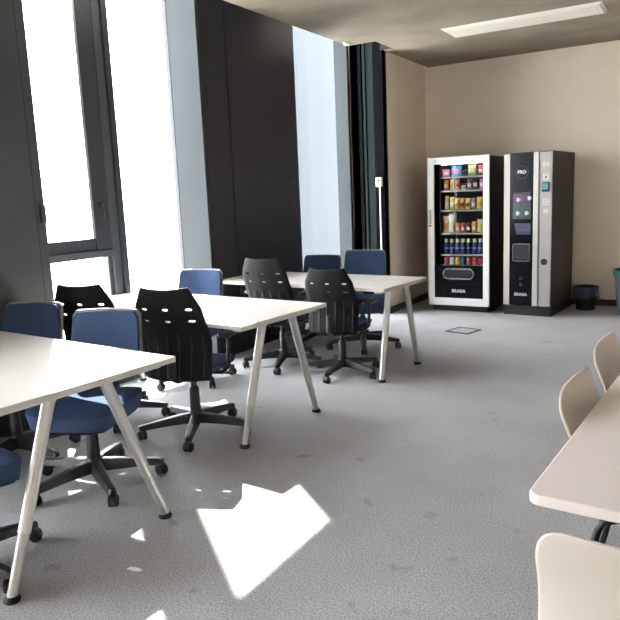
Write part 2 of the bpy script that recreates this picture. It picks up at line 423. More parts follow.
d1 = make_desk(1.86, 0.895, -0.02, 0.145, 0.02, -0.09, 0.0)
d1.location = (-2.132, 1.378, 0); d1.rotation_euler.z = TROT
# the origin is the near aisle corner: corner (-2.153,1.378), far corner (-2.129,2.273)
tag(d1, 'nearest white desk, cut off by the left edge of the picture', 'desk', DG)
d1.location = (-2.185, 1.375, 0)
d2 = make_desk(1.86, 0.88)
d2.location = (-2.262, 2.965, 0); d2.rotation_euler.z = TROT
tag(d2, 'middle white desk, with black chairs before it and a blue chair behind', 'desk', DG)
d3 = make_desk(1.86, 0.76)
d3.location = (-2.10, 4.54, 0); d3.rotation_euler.z = TROT
tag(d3, 'farthest white desk of the window row, nearest the vending machines', 'desk', DG)

# ------------------------------------------------------------------ swivel chairs
def star_base(t, tall=0.40):
    bm = bmesh.new()
    lathe(bm, [(0.036, 0.07), (0.045, 0.085), (0.045, 0.13), (0.036, 0.15)], (0, 0, 0), 'z', 20)
    for k in range(5):
        a = 2*PI*k/5 + 0.35
        d = Vector((math.cos(a), math.sin(a), 0)); n = Vector((-d.y, d.x, 0))
        prev = None
        for s, wv, z0, z1 in ((0.015, .034, .070, .135), (0.10, .033, .072, .128), (0.22, .029, .070, .112), (0.34, .024, .062, .094), (0.358, .015, .066, .088)):
            c = d*s
            ring = [bm.verts.new(c + n*wv + Vector((0, 0, z0))), bm.verts.new(c - n*wv + Vector((0, 0, z0))), bm.verts.new(c - n*wv*0.6 + Vector((0, 0, z1))), bm.verts.new(c + n*wv*0.6 + Vector((0, 0, z1)))]
            if prev:
                for i in range(4): bm.faces.new((prev[i], prev[(i+1) % 4], ring[(i+1) % 4], ring[i]))
            else: bm.faces.new(ring)
            prev = ring
        bm.faces.new(prev[::-1])
    sb = finish(bm, 'star_base', M['plastic'], t, bevel=0.004)
    for k in range(5):
        a = 2*PI*k/5 + 0.35
        bm = bmesh.new()
        for s in (-1, 1):
            lathe(bm, [(0.024, -0.009), (0.029, -0.006), (0.029, 0.006), (0.024, 0.009)], (s*0.015, 0, 0.029), 'x', 20)
        # hood over the wheels and stem
        n = 10; rr = [(0.034*math.cos(PI*i/n), 0.034*math.sin(PI*i/n)+0.029) for i in range(n+1)]
        prism(bm, rr + [(-0.010, 0.029), (0.010, 0.029)], -0.005, 0.005, 'yz')
        tube(bm, [(0, 0, 0.05), (0, 0, 0.075)], 0.010, 12)
        tube(bm, [(-0.02, 0, 0.029), (0.02, 0, 0.029)], 0.006, 8)
        c = finish(bm, 'caster', M['plastic'], t, smooth=True)
        c.location = (0.34*math.cos(a), 0.34*math.sin(a), 0); c.rotation_euler.z = a + 0.7 + k*0.9
    bm = bmesh.new()
    lathe(bm, [(0.034, 0.12), (0.031, 0.29), (0.028, 0.30), (0.020, 0.305), (0.018, tall)], (0, 0, 0), 'z', 20)
    finish(bm, 'gas_column', M['plastic'], t, smooth=True)
    bm = bmesh.new(); box(bm, -0.09, 0.09, -0.13, 0.10, tall-0.035, tall+0.015)
    tube(bm, [(0.08, 0.03, tall-0.01), (0.20, 0.04, tall-0.015), (0.235, 0.045, tall-0.012)], [0.006, 0.006, 0.012], 10)
    finish(bm, 'tilt_mechanism', M['plastic'], t, bevel=0.006)

def turn_base(root, deg):
    # swivel the star base so that one arm points at this heading in the room
    q = R(deg) - root.rotation_euler.z - 0.35
    for c in root.children:
        if c.name.startswith('star_base'): c.rotation_euler.z = q
        if c.name.startswith('caster'):
            c.matrix_local = Matrix.Rotation(q, 4, 'Z') @ Matrix.LocRotScale(c.location, c.rotation_euler, None)

def seat_bm(wd, dp, z0, th, cy=0.02):
    bm = bmesh.new()
    nx, ny = 16, 16
    def sq(u, v):
        # rounded plan from a square parameter
        a = 0.86
        x = u*math.sqrt(1-0.28*v*v*abs(v)); y = v*math.sqrt(1-0.28*u*u*abs(u))
        return x*wd/2, y*dp/2 + cy
    top = []; bot = []
    for j in range(ny+1):
        v = -1+2*j/ny; rt_, rb = [], []
        for i in range(nx+1):
            u = -1+2*i/nx; x, y = sq(u, v)
            edge = max(abs(u), abs(v))**5
            dz = -0.018*edge - (0.03*max(0, v-0.55)**1.5*2) + 0.008*u*u
            rt_.append(bm.verts.new((x, y, z0+th+dz)))
            e = 0.90 if 1 else 1
            rb.append(bm.verts.new((x*0.94, (y-cy)*0.94+cy, z0 + 0.012*edge - (0.03*max(0, v-0.55)**1.5*2))))
        top.append(rt_); bot.append(rb)
    for L, fl in ((top, 0), (bot, 1)):
        for j in range(ny):
            for i in range(nx):
                q = (L[j][i], L[j][i+1], L[j+1][i+1], L[j+1][i]); bm.faces.new(q[::-1] if fl else q)
    per = [(0, i) for i in range(nx)] + [(j, nx) for j in range(ny)] + [(ny, i) for i in range(nx, 0, -1)] + [(j, 0) for j in range(ny, 0, -1)]
    for k in range(len(per)):
        a = per[k]; b = per[(k+1) % len(per)]
        bm.faces.new((top[a[0]][a[1]], bot[a[0]][a[1]], bot[b[0]][b[1]], top[b[0]][b[1]]))
    return bm

def black_chair():
    t = thing('task_chair', '', 'office chair')
    star_base(t)
    finish(seat_bm(0.48, 0.46, 0.425, 0.055, 0.02), 'seat', M['blue'], t, smooth=True)
    # tall flared plastic back with see-through slots, seen from behind
    bm = bmesh.new()
    Z0, Z1, NX, NZ = 0.40, 0.97, 12, 24
    def P(u, s):
        z = Z0 + (Z1-Z0)*s
        # half-width: narrow top, flare at a third, steady below
        hw = np.interp(s, [0, 0.06, 0.5, 0.78, 0.93, 0.985, 1.0], [0.205, 0.222, 0.228, 0.215, 0.172, 0.158, 0.150])
        y = -0.235 - 0.05*s - 0.055*max(0, s-0.35)**1.4 + 0.045*math.exp(-((s-0.40)/0.22)**2) + 0.055*u*u*(1-0.35*s)
        if s > 0.96: z -= 0.012*(1-u*u)*(s-0.96)/0.04
        return Vector((u*hw, y, z))
    slots = {}
    for row, j0 in enumerate((15, 18)):
        for cI in (1, 5, 9): slots[(cI, j0)] = (2, 1)
    g = [[bm.verts.new(P(-1+2*i/NX, j/NZ)) for i in range(NX+1)] for j in range(NZ+1)]
    used = set()
    for (ci, cj), (w_, h_) in slots.items():
        per = [(cj, ci+i) for i in range(w_)] + [(cj+j, ci+w_) for j in range(h_)] + [(cj+h_, ci+w_-i) for i in range(w_)] + [(cj+h_-j, ci) for j in range(h_)]
        cu = -1+2*(ci+w_/2)/NX; cs_ = (cj+h_/2)/NZ
        # ring subdivided for a rounder slot
        ringo = [g[a][b] for a, b in per]; inn = []
        for a, b in per:
            du = (-1+2*b/NX) - cu; ds = a/NZ - cs_
            L = math.hypot(du/(w_/NX), ds/(h_/2/NZ))
            inn.append(bm.verts.new(P(cu + du/L*0.78, cs_ + ds/L*0.68)))
        for k in range(len(per)):
            k2 = (k+1) % len(per); bm.faces.new((ringo[k], ringo[k2], inn[k2], inn[k]))
        for j in range(h_):
            for i in range(w_): used.add((ci+i, cj+j))
    for j in range(NZ):
        for i in range(NX):
            if (i, j) not in used: bm.faces.new((g[j][i], g[j][i+1], g[j+1][i+1], g[j+1][i]))
    o = finish(bm, 'backrest', M['mesh'], t, smooth=True)
    so = o.modifiers.new('thickness', 'SOLIDIFY'); so.thickness = 0.014; so.offset = 0
    # ribs on the lower half of the rear face
    bm = bmesh.new()
    for u in (-0.82, -0.5, -0.17, 0.17, 0.5, 0.82):
        tube(bm, [P(u, s) + Vector((0, -0.007, 0)) for s in (0.04, 0.15, 0.3, 0.42, 0.5)], 0.006, 8)
    finish(bm, 'back_rib', M['plastic'], o, smooth=True)
    bm = bmesh.new()
    tube(bm, [(0, -0.10, 0.40), (0, -0.20, 0.395), (0, -0.262, 0.43), (0, -0.262, 0.56)], [0.022, 0.022, 0.02, 0.016], 12, sx=1.6)
    finish(bm, 'back_bracket', M['plastic'], t, smooth=True)
    for s in (-1, 1):
        bm = bmesh.new()
        tube(bm, [(s*0.10, -0.02, 0.405), (s*0.22, -0.03, 0.41), (s*0.262, -0.03, 0.45), (s*0.268, -0.02, 0.64)], [0.013, 0.014, 0.014, 0.013], 10, sx=1.5)
        a = finish(bm, 'armrest', M['plastic'], t, smooth=True)
        bm = bmesh.new(); prism(bm, rrect(0.075, 0.25, 0.03, 5), 0.64, 0.668, 'xy', (s*0.27, 0.0, 0))
        finish(bm, 'arm_pad', M['plastic'], a, bevel=0.008, smooth=True)
    return t

def blue_chair():
    t = thing('upholstered_swivel_chair', '', 'office chair')
    star_base(t)
    finish(seat_bm(0.50, 0.50, 0.375, 0.105, 0.02), 'seat', M['blue'], t, smooth=True)
    finish(seat_bm(0.45, 0.44, 0.358, 0.03, 0.02), 'seat_pan', M['plastic'], t, smooth=True)
    Z0, Z1 = 0.52, 0.885
    def shape(u, s, ins):
        z = Z0+ins + (Z1-Z0-2*ins)*s
        hw = np.interp(s, [0, 0.08, 0.4, 0.93, 0.98, 1], [0.185, 0.205, 0.212, 0.20, 0.193, 0.178])-ins
        return u*hw, z
    def sheet(ins, yoff, th, bulge):
        bm = bmesh.new(); NX, NZ = 14, 14; L = []
        for side in (0, 1):
            g = []
            for j in range(NZ+1):
                row = []
                for i in range(NX+1):
                    u = -1+2*i/NX; s = j/NZ; x, z = shape(u, s, ins)
                    y = -0.235 - 0.085*(z-Z0)/(Z1-Z0) + 0.05*u*u
                    e = (1-max(abs(u), abs(2*s-1))**4)
                    y += yoff + (th*0.5+bulge*e if side else -th*0.5)
                    row.append(bm.verts.new((x, y, z)))
                g.append(row)
            L.append(g)
            for j in range(NZ):
                for i in range(NX):
                    q = (g[j][i], g[j][i+1], g[j+1][i+1], g[j+1][i]); bm.faces.new(q if side else q[::-1])
        per = [(0, i) for i in range(NX)] + [(j, NX) for j in range(NZ)] + [(NZ, i) for i in range(NX, 0, -1)] + [(j, 0) for j in range(NZ, 0, -1)]
        for k in range(len(per)):
            a = per[k]; b = per[(k+1) % len(per)]
            bm.faces.new((L[0][a[0]][a[1]], L[1][a[0]][a[1]], L[1][b[0]][b[1]], L[0][b[0]][b[1]]))
        return bm
    sh = finish(sheet(0, -0.012, 0.022, 0), 'back_shell', M['greyrim'], t, smooth=True, bevel=0.004)
    finish(sheet(0.011, 0.006, 0.02, 0.016), 'back_cushion', M['blue'], t, smooth=True)
    bm = bmesh.new()
    tube(bm, [(0, -0.08, 0.40), (0, -0.22, 0.40), (0, -0.28, 0.45), (0, -0.275, 0.60), (0, -0.31, 0.72)], [0.02, 0.02, 0.02, 0.018, 0.014], 12, sx=1.8)
    finish(bm, 'back_bracket', M['plastic'], t, smooth=True)
    return t

KG = 'black slotted-back swivel chairs at the desks'
BG = 'blue upholstered swivel chairs behind the desks'
k = black_chair(); k.location = (-2.76, 3.09, 0); k.rotation_euler.z = R(14)
tag(k, 'black slotted-back chair in front of the middle desk, the one nearer the aisle', 'office chair', KG)
k1 = dup(k, (-3.47, 3.08, 0), R(14), 'black slotted-back chair in front of the middle desk, close to the window', KG)
k4 = dup(k, (-2.56, 4.70, 0), R(6), 'black slotted-back chair tucked at the farthest desk, in front of a navy chair', KG); k4.scale = (0.94, 0.94, 0.93)
k3 = dup(k, (-3.18, 4.76, 0), R(2), 'black slotted-back chair at the farthest desk, against the charcoal panel', KG)

b = blue_chair(); b.location = (-2.74, 2.25, 0); b.rotation_euler.z = R(200)
tag(b, 'blue swivel chair with pale rim at the nearest desk, closer to the aisle', 'office chair', BG)
k5 = dup(b, (-2.58, 1.36, 0), R(-6), 'blue-seated swivel chair cut by the left edge, its casters under the nearest desk')
k5['group'] = BG
b1 = dup(b, (-3.46, 2.30, 0), R(195), 'blue swivel chair at the nearest desk, cut by the left picture edge', BG)
b3 = dup(b, (-3.62, 4.04, 0), R(192), 'blue swivel chair behind the middle desk under the pale window reveal', BG)
b5 = dup(b, (-2.83, 5.62, 0), R(198), 'navy swivel chair behind the farthest desk, the right of two, before the beige wall', BG); b5.scale = (1, 1, 1.03)
b4 = dup(b, (-3.40, 5.70, 0), R(190), 'navy swivel chair behind the farthest desk, below the narrow window', BG); b4.scale = (1, 1, 0.96)
for c_, a_ in ((k, 14), (k4, -14), (b, 44), (k5, 5), (k1, 30), (k3, 5), (b1, 0), (b3, 50), (b5, 10), (b4, 60)): turn_base(c_, a_)

# ------------------------------------------------------------------ cream table and shell chairs on the right
RT = R(-3.5)
t = thing('cream_table', 'cream table with rounded corners cut off by the right edge', 'table', (-0.345, 1.515, 0), RT)
bm = bmesh.new(); prism(bm, rrect(0.9, 2.0, 0.03, 6), 0.712, 0.74, 'xy', (0.45, 1.0, 0))
finish(bm, 'tabletop', M['right_top'], t, bevel=0.005)
for x, y in ((0.42, 0.07), (0.83, 0.07), (0.42, 1.93), (0.83, 1.93)) if 0 else ((0.83, 0.10), (0.83, 1.90), (0.10, 1.90), (0.45, 0.30)):
    bm = bmesh.new(); tube(bm, [(x, y, 0.712), (x, y, 0.0)], 0.02, 14); finish(bm, 'leg', M['black_metal'], t, smooth=True)

def shell_chair():
    t = thing('shell_chair', '', 'chair')
    bm = bmesh.new()
    # profile from seat front up to the back top; local +Y is the way the chair faces
    prof = [(y_, z_*0.985, h_) for y_, z_, h_ in ((0.22, 0.435, .195), (0.19, 0.447, .213), (0.10, 0.445, .225), (0.0, 0.435, .23), (-0.10, 0.432, .23), (-0.165, 0.445, .225), (-0.20, 0.49, .222), (-0.215, 0.55, .222), (-0.228, 0.62, .22), (-0.243, 0.70, .212), (-0.255, 0.76, .212), (-0.261, 0.79, .207), (-0.264, 0.808, .198), (-0.267, 0.820, .180), (-0.268, 0.827, .155))]
    n = 14; g = []
    for k_, (y, z, hw) in enumerate(prof):
        row = []
        for i in range(n+1):
            u = -1+2*i/n
            seatness = 1 if k_ < 5 else max(0, 1-(k_-4)/4)
            dz = 0.03*abs(u)**3*seatness
            dy = 0.045*abs(u)**2.4*(1-seatness)*(1 if k_ < 9 else 0.55 if k_ == 9 else 0.22)
            row.append(bm.verts.new((u*hw, y+dy, z+dz)))
        g.append(row)
    for j in range(len(prof)-1):
        for i in range(n): bm.faces.new((g[j][i], g[j][i+1], g[j+1][i+1], g[j+1][i]))
    o = finish(bm, 'shell', M['shell'], t, smooth=True)
    s = o.modifiers.new('sub', 'SUBSURF'); s.levels = 1; s.render_levels = 2
    so = o.modifiers.new('thick', 'SOLIDIFY'); so.thickness = 0.009; so.offset = 0
    for sx in (-1, 1):
        bm = bmesh.new()
        tube(bm, [(sx*0.215, 0.235, 0.012), (sx*0.17, 0.17, 0.38), (sx*0.165, 0.155, 0.415), (sx*0.15, 0.12, 0.422), (sx*0.15, -0.08, 0.42), (sx*0.165, -0.12, 0.41), (sx*0.17, -0.14, 0.38), (sx*0.215, -0.225, 0.012)], 0.0105, 12)
        finish(bm, 'leg_frame', M['black_metal'], t, smooth=True)
        for yy in (0.235, -0.225):
            bm = bmesh.new(); lathe(bm, [(0.014, 0), (0.014, 0.012), (0.012, 0.02)], (sx*0.215, yy, 0), 'z', 12)
            finish(bm, 'glide', M['rubber'], t, smooth=True)
    bm = bmesh.new(); tube(bm, [(-0.15, 0.10, 0.418), (0.15, 0.10, 0.418)], 0.009, 10); tube(bm, [(-0.15, -0.07, 0.418), (0.15, -0.07, 0.418)], 0.009, 10)
    finish(bm, 'crossbar', M['black_metal'], t, smooth=True)
    return t
SG = 'cream shell chairs around the cream table'
s1 = shell_chair(); s1.location = (-0.11, 2.27, 0); s1.rotation_euler.z = R(-94)
tag(s1, 'cream shell chair on the left side of the cream table, nearer of two', 'chair', SG)
s2 = dup(s1, (-0.105, 2.93, 0), R(-94), 'cream shell chair on the left side of the cream table, farther of two', SG)
s3 = dup(s1, (-0.03, 1.46, 0), R(-5), 'cream shell chair seen from behind in the bottom right corner', SG)

# ------------------------------------------------------------------ snack vending machine
vm = thing('snack_vending_machine', 'black vending machine with white framed glass front full of snacks', 'vending machine', (-2.965, 7.72, 0))
W_ = 0.745; H_ = 1.84; D_ = 0.80
B('cabinet', M['vblack'], vm, (0.0, 0.035, 0.03, D_, 0.09, H_-0.005), (W_-0.035, W_, 0.03, D_, 0.09, H_-0.005), (0.035, W_-0.035, D_-0.03, D_, 0.09, H_-0.005), (0.035, W_-0.035, 0.03, D_-0.03, H_-0.06, H_-0.005), (0.035, W_-0.035, 0.03, D_-0.03, 0.09, 0.55), bevel=0.004)
B('plinth', M['vblack'], vm, (0.03, W_-0.03, 0.06, D_-0.02, 0.0, 0.09))
bm = bmesh.new()
ox0, ox1, oz0, oz1 = 0, W_, 0.075, H_
ix0, ix1, iz0, iz1 = 0.075, 0.675, 0.165, 1.765
for d in ((ox0, ix0, 0, 0.035, oz0, oz1), (ix1, ox1, 0, 0.035, oz0, oz1), (ix0, ix1, 0, 0.035, oz0, iz0), (ix0, ix1, 0, 0.035, iz1, oz1)): box(bm, *d)
df = finish(bm, 'door_frame', M['vwhite'], vm, bevel=0.003)
B('door_glass', M['vglass'], vm, (ix0, ix1, 0.014, 0.018, 0.56, iz1))
B('lower_panel', M['vgloss'], vm, (ix0, ix1, 0.010, 0.03, iz0, 0.56))
B('door_handle', M['chrome'], df, (0.022, 0.045, -0.012, 0.0, 1.06, 1.23), bevel=0.004)
bm = bmesh.new(); lathe(bm, [(0.012, -0.014), (0.012, 0.002)], (0.033, 0, 1.04), 'y', 16); finish(bm, 'lock', M['black_metal'], df)
bm = bmesh.new(); ring_prism(bm, rrect(0.385, 0.135, 0.066, 10), rrect(0.355, 0.105, 0.052, 10), -0.002, 0.012, (0.375, 0, 0.462))
fr_ = finish(bm, 'delivery_flap_frame', M['chrome'], vm, smooth=True)
bm = bmesh.new(); prism(bm, rrect(0.353, 0.103, 0.051, 10), 0.003, 0.012, 'xz', (0.375, 0, 0.462)); finish(bm, 'delivery_flap', M['vblack'], fr_)
text('BRASIA', 0.052, (0.375, 0.0085, 0.252), M['letter'], vm, bold=0.0012)
B('inner_divider', M['vside'], vm, (0.135, 0.143, 0.05, 0.6, 0.56, 1.765))
B('light_strip', M['led'], vm, (0.16, ix1-0.02, 0.045, 0.065, 1.755, 1.775))
shelfz = [1.615, 1.455, 1.225, 0.95, 0.695, 0.565]
for z in shelfz:
    sh = B('shelf', M['vdark'], vm, (0.144, W_-0.04, 0.07, 0.62, z-0.014, z-0.002))
    B('price_rail', M['vsilver'], sh, (0.144, W_-0.04, 0.060, 0.068, z-0.022, z-0.003))
    B('price_tag', M['white'], sh, (0.160, 0.26, 0.058, 0.0598, z-0.020, z-0.006))
# spirals behind the items, one coil per row
for z in shelfz[:4]:
    bm = bmesh.new()
    for i in range(5):
        x = 0.20+0.105*i
        pts = [(x+0.036*math.cos(a*0.8), 0.16+0.0105*a, z+0.042+0.036*math.sin(a*0.8)) for a in range(0, 36)]
        tube(bm, pts, 0.0022, 5)
    finish(bm, 'spiral', M['vsilver'], vm)

def pouch(name, w_, h_, d_, mats, label, cat, group, x, z):
    """crimped snack bag: pillow body with flat sealed ends and a printed band"""
    bm = bmesh.new(); NX, NZ = 8, 12; L = []
    for side in (-1, 1):
        g = []
        for j in range(NZ+1):
            s = j/NZ; row = []
            for i in range(NX+1):
                u = -1+2*i/NX
                prof_ = max(0.0, math.sin(PI*min(1, max(0, (s-0.08)/0.84))))**0.55
                dd = d_/2*prof_*(1-abs(u)**3)**0.8 if abs(u) < 1 else 0
                ww = w_/2*(1-0.08*prof_*(1 if abs(u) > .5 else 0))
                row.append(bm.verts.new((u*ww, side*(dd+0.0006), s*h_)))
            g.append(row)
        L.append(g)
        for j in range(NZ):
            for i in range(NX):
                q = (g[j][i], g[j][i+1], g[j+1][i+1], g[j+1][i]); f = bm.faces.new(q if side < 0 else q[::-1])
                f.material_index = 1 if 3 <= j <= 6 and 1 <= i <= NX-2 else (0 if j > 0 and j < NZ-1 else 0)
    per = [(0, i) for i in range(NX)] + [(j, NX) for j in range(NZ)] + [(NZ, i) for i in range(NX, 0, -1)] + [(j, 0) for j in range(NZ, 0, -1)]
    for k in range(len(per)):
        a = per[k]; b_ = per[(k+1) % len(per)]
        bm.faces.new((L[0][a[0]][a[1]], L[1][a[0]][a[1]], L[1][b_[0]][b_[1]], L[0][b_[0]][b_[1]]))
    o = finish(bm, name, mats, None, smooth=True)
    o.location = (-2.965+x, 7.72+0.105, z); o.rotation_euler.z = random.uniform(-.15, .15)
    return tag(o, label, cat, group)

def carton(w_, h_, d_, mats, label, x, z, group):
    bm = bmesh.new(); box(bm, -w_/2, w_/2, -d_/2, d_/2, 0, h_); box(bm, -w_*0.32, w_*0.32, -d_/2-0.0012, -d_/2, h_*0.25, h_*0.7, 1)
    o = finish(bm, 'snack_carton', mats, None, bevel=0.002); o.location = (-2.965+x, 7.72+0.105, z)
    return tag(o, label, 'snack box', group)
Y_, O_, RD, BR, WH, PK, CY, GR, CR, PU = (0.75, 0.50, 0.05), (0.72, 0.26, 0.05), (0.55, 0.03, 0.03), (0.09, 0.035, 0.025), (0.75, 0.70, 0.62), (0.70, 0.16, 0.38), (0.02, 0.24, 0.42), (0.32, 0.42, 0.10), (0.75, 0.55, 0.30), (0.28, 0.15, 0.26)
G1 = 'snacks on the top shelf of the vending machine'
z = shelfz[0]
carton(0.092, 0.085, 0.05, [cm(PK), cm(WH)], 'pink and white carton at the left of the top snack shelf', 0.205, z, G1)
carton(0.108, 0.118, 0.05, [cm(CY), cm(PK)], 'blue carton with a pink mark on the top snack shelf', 0.330, z, G1)
pouch('snack_bag', 0.10, 0.125, 0.05, [cm(GR), cm(WH)], 'green and white bag on the top snack shelf', 'snack bag', G1, 0.515, z)
pouch('snack_bag', 0.07, 0.115, 0.04, [cm(RD), cm(WH)], 'red bag at the right end of the top snack shelf', 'snack bag', G1, 0.622, z)
G2 = 'snack bags on the second shelf'
z = shelfz[1]
for x, w_, h_, c1, c2, nm in ((0.20, .062, .125, O_, CR, 'orange bag with a cream band, first on the second snack shelf'), (0.272, .058, .13, Y_, O_, 'yellow bag, second on the second snack shelf'), (0.338, .058, .13, O_, RD, 'orange and red bag, third on the second snack shelf'),
                              (0.412, .055, .05, WH, GR, 'low white and green packet on the second snack shelf'), (0.485, .060, .125, PU, CR, 'brown-violet bag left of the tan bag on the second snack shelf'), (0.555, .06, .13, BR, CR, 'dark brown bag with tan band on the second snack shelf'), (0.632, .055, .12, PK, WH, 'pale pink bag at the right end of the second snack shelf')):
    pouch('snack_bag', w_, h_, 0.04, [cm(c1), cm(c2)], nm, 'snack bag', G2, x, z)
G3 = 'snack bags on the third shelf'
z = shelfz[2]
for x, w_, h_, c1, c2, nm in ((0.205, .052, .165, CR, WH, 'tall cream bag, first on the third snack shelf'), (0.268, .055, .15, Y_, WH, 'yellow and white bag, second on the third snack shelf'), (0.332, .06, .135, Y_, O_, 'yellow and orange bag, third on the third snack shelf'),
                              (0.398, .06, .135, O_, BR, 'orange and brown bag, fourth on the third snack shelf'), (0.465, .06, .13, Y_, BR, 'yellow bag with brown band, fifth on the third snack shelf'), (0.532, .055, .13, PU, WH, 'violet and white bag, sixth on the third snack shelf'), (0.608, .075, .14, Y_, GR, 'yellow and green bag at the right end of the third snack shelf')):
    pouch('snack_bag', w_, h_, 0.04, [cm(c1), cm(c2)], nm, 'snack bag', G3, x, z)
G4 = 'snack bags on the fourth shelf'
z = shelfz[3]
for x, w_, h_, c1, c2, nm in ((0.195, .075, .20, CR, O_, 'big tan bag at the left end of the fourth snack shelf'), (0.262, .066, .215, WH, CR, 'big white bag beside the tan one on the fourth snack shelf'), (0.338, .055, .115, O_, WH, 'orange and white bag, third on the fourth snack shelf'),
                              (0.405, .055, .115, RD, CR, 'red and cream bag on the fourth snack shelf'), (0.472, .055, .115, BR, WH, 'brown and white bag on the fourth snack shelf'), (0.54, .055, .13, O_, CR, 'orange and cream bag, second from right on the fourth snack shelf'), (0.615, .075, .155, CR, Y_, 'pale gold bag at the right end of the fourth snack shelf')):
    pouch('snack_bag', w_, h_, 0.04, [cm(c1), cm(c2)], nm, 'snack bag', G4, x, z)
# bottles
def bottle():
    t = thing('drinks_bottle', '', 'bottle')
    bm = bmesh.new(); lathe(bm, [(0.025, 0), (0.029, 0.004), (0.029, 0.05), (0.027, 0.055), (0.029, 0.06), (0.029, 0.105), (0.024, 0.125), (0.015, 0.14), (0.013, 0.145)], (0, 0, 0), 'z', 20)
    finish(bm, 'bottle_body', cm((0.03, 0.045, 0.18), 0.25), t, smooth=True)
    bm = bmesh.new(); lathe(bm, [(0.0296, 0.062), (0.0296, 0.078)], (0, 0, 0), 'z', 20); finish(bm, 'bottle_label', cm((0.16, 0.22, 0.32)), t, smooth=True)
    bm = bmesh.new(); lathe(bm, [(0.020, 0.138), (0.022, 0.142), (0.022, 0.176), (0.018, 0.180)], (0, 0, 0), 'z', 18)
    finish(bm, 'bottle_cap', cm((0.62, 0.68, 0.28)), t, smooth=True)
    return t
ords = ['leftmost', 'second from the left', 'third from the left', 'fourth, the middle one', 'third from the right', 'second from the right', 'rightmost']
bo = bottle()
for i in range(7):
    o = bo if i == 0 else copy_tree(bo)
    o.location = (-2.965+0.196+i*0.0705, 7.82, shelfz[4])
    tag(o, 'dark blue bottle with pale yellow cap, %s in the bottle row' % ords[i], 'bottle', 'blue bottles on the fifth shelf')
cans = [((0.62, 0.05, 0.10), 'crimson'), ((0.70, 0.68, 0.62), 'white'), ((0.72, 0.45, 0.04), 'golden yellow'), ((0.04, 0.14, 0.34), 'blue'), ((0.45, 0.12, 0.06), 'rust brown'), ((0.72, 0.06, 0.08), 'bright red'), ((0.60, 0.02, 0.04), 'deep red')]
for i, (c, nm) in enumerate(cans):
    t = thing('drinks_can', '%s can on the bottom snack shelf, %s in its row' % (nm, ords[i]), 'can', (-2.965+0.196+i*0.0705, 7.82, shelfz[5]), 0, 'cans on the bottom shelf')
    bm = bmesh.new(); lathe(bm, [(0.022, 0), (0.029, 0.006), (0.029, 0.080), (0.024, 0.088)], (0, 0, 0), 'z', 20); finish(bm, 'can_body', cm(c, 0.25), t, smooth=True)
    bm = bmesh.new(); lathe(bm, [(0.024, 0.088), (0.025, 0.091), (0.021, 0.091), (0.020, 0.089)], (0, 0, 0), 'z', 20); finish(bm, 'can_lid', M['chrome'], t, smooth=True)

# ------------------------------------------------------------------ coffee machine
cmx = thing('coffee_vending_machine', 'tall silver and black hot drinks machine beside the snack machine', 'vending machine', (-2.05, 7.72, 0), R(-5.5))
W_ = 0.535; H_ = 1.825; D_ = 0.86
B('cabinet', M['vside'], cmx, (0.0, W_, 0.025, D_, 0.10, H_+0.01), bevel=0.006)
B('plinth', M['vblack'], cmx, (0.0, W_, 0.03, D_-0.02, 0.0, 0.10))
z0, z1 = 0.12, H_
B('left_strip', M['vbeige'], cmx, (0.0, 0.068, 0.0, 0.025, z0, z1), bevel=0.004)
B('left_edge', M['vsilver2'], cmx, (0.048, 0.070, -0.004, 0.0, z0, z1), bevel=0.001)
B('front_panel', M['vgloss'], cmx, (0.070, 0.335, -0.006, 0.025, z0, z1), bevel=0.002)
B('right_edge', M['vsilver2'], cmx, (0.335, 0.393, -0.010, 0.025, z0, z1+0.003), bevel=0.005)
pc = B('payment_column', M['vsilver'], cmx, (0.396, W_, 0.0, 0.025, z0, z1), bevel=0.004)
B('column_groove', M['vside'], pc, (0.404, 0.408, -0.001, 0.0, z0+0.06, z1-0.08))
# round emblem
bm = bmesh.new(); ring_prism(bm, [(0.072*math.cos(2*PI*k/40), 0.072*math.sin(2*PI*k/40)) for k in range(40)], [(0.069*math.cos(2*PI*k/40), 0.069*math.sin(2*PI*k/40)) for k in range(40)], -0.0075, -0.006, (0.205, 0, 1.62))
em = finish(bm, 'round_emblem', M['frame_mid'], cmx)
text('PRO', 0.05, (0.205, -0.0065, 1.62), M['letter'], em, bold=0.002)
sc = B('touch_screen', M['vdark'], cmx, (0.105, 0.31, -0.009, -0.006, 1.10, 1.40), bevel=0.002)
B('screen_tile', M['screen_a'], sc, (0.115, 0.205, -0.0100, -0.009, 1.27, 1.38), (0.210, 0.300, -0.0100, -0.009, 1.27, 1.38))
B('screen_tile', M['screen_b'], sc, (0.115, 0.205, -0.0100, -0.009, 1.12, 1.26), (0.210, 0.300, -0.0100, -0.009, 1.12, 1.26))
for x, zz in ((0.165, 1.315), (0.29, 1.33), (0.16, 1.165), (0.26, 1.165)):
    bm = bmesh.new()
    prism(bm, [(-0.017, 0.022), (0.017, 0.022), (0.012, -0.02), (-0.012, -0.02)], -0.0108, -0.0100, 'xz', (x, 0, zz))
    ring_prism(bm, rrect(0.018, 0.022, 0.008, 4), rrect(0.010, 0.014, 0.004, 4), -0.0108, -0.0100, (x+0.021, 0, zz+0.002))
    finish(bm, 'cup_icon', M['screen_c'], sc)
bm = bmesh.new(); prism(bm, [(0.15, 0.93), (0.31, 0.93), (0.31, 1.055), (0.125, 1.055)], -0.0085, -0.006, 'xz'); scr_refl = finish(bm, 'painted_screen_reflection', M['refl_blue'], cmx)  # slanted blue-grey shape paints the screen's reflection on the black front
B('painted_reflection_strip', M['frame_mid'], scr_refl, (0.155, 0.31, -0.011, -0.0085, 0.965, 0.98))
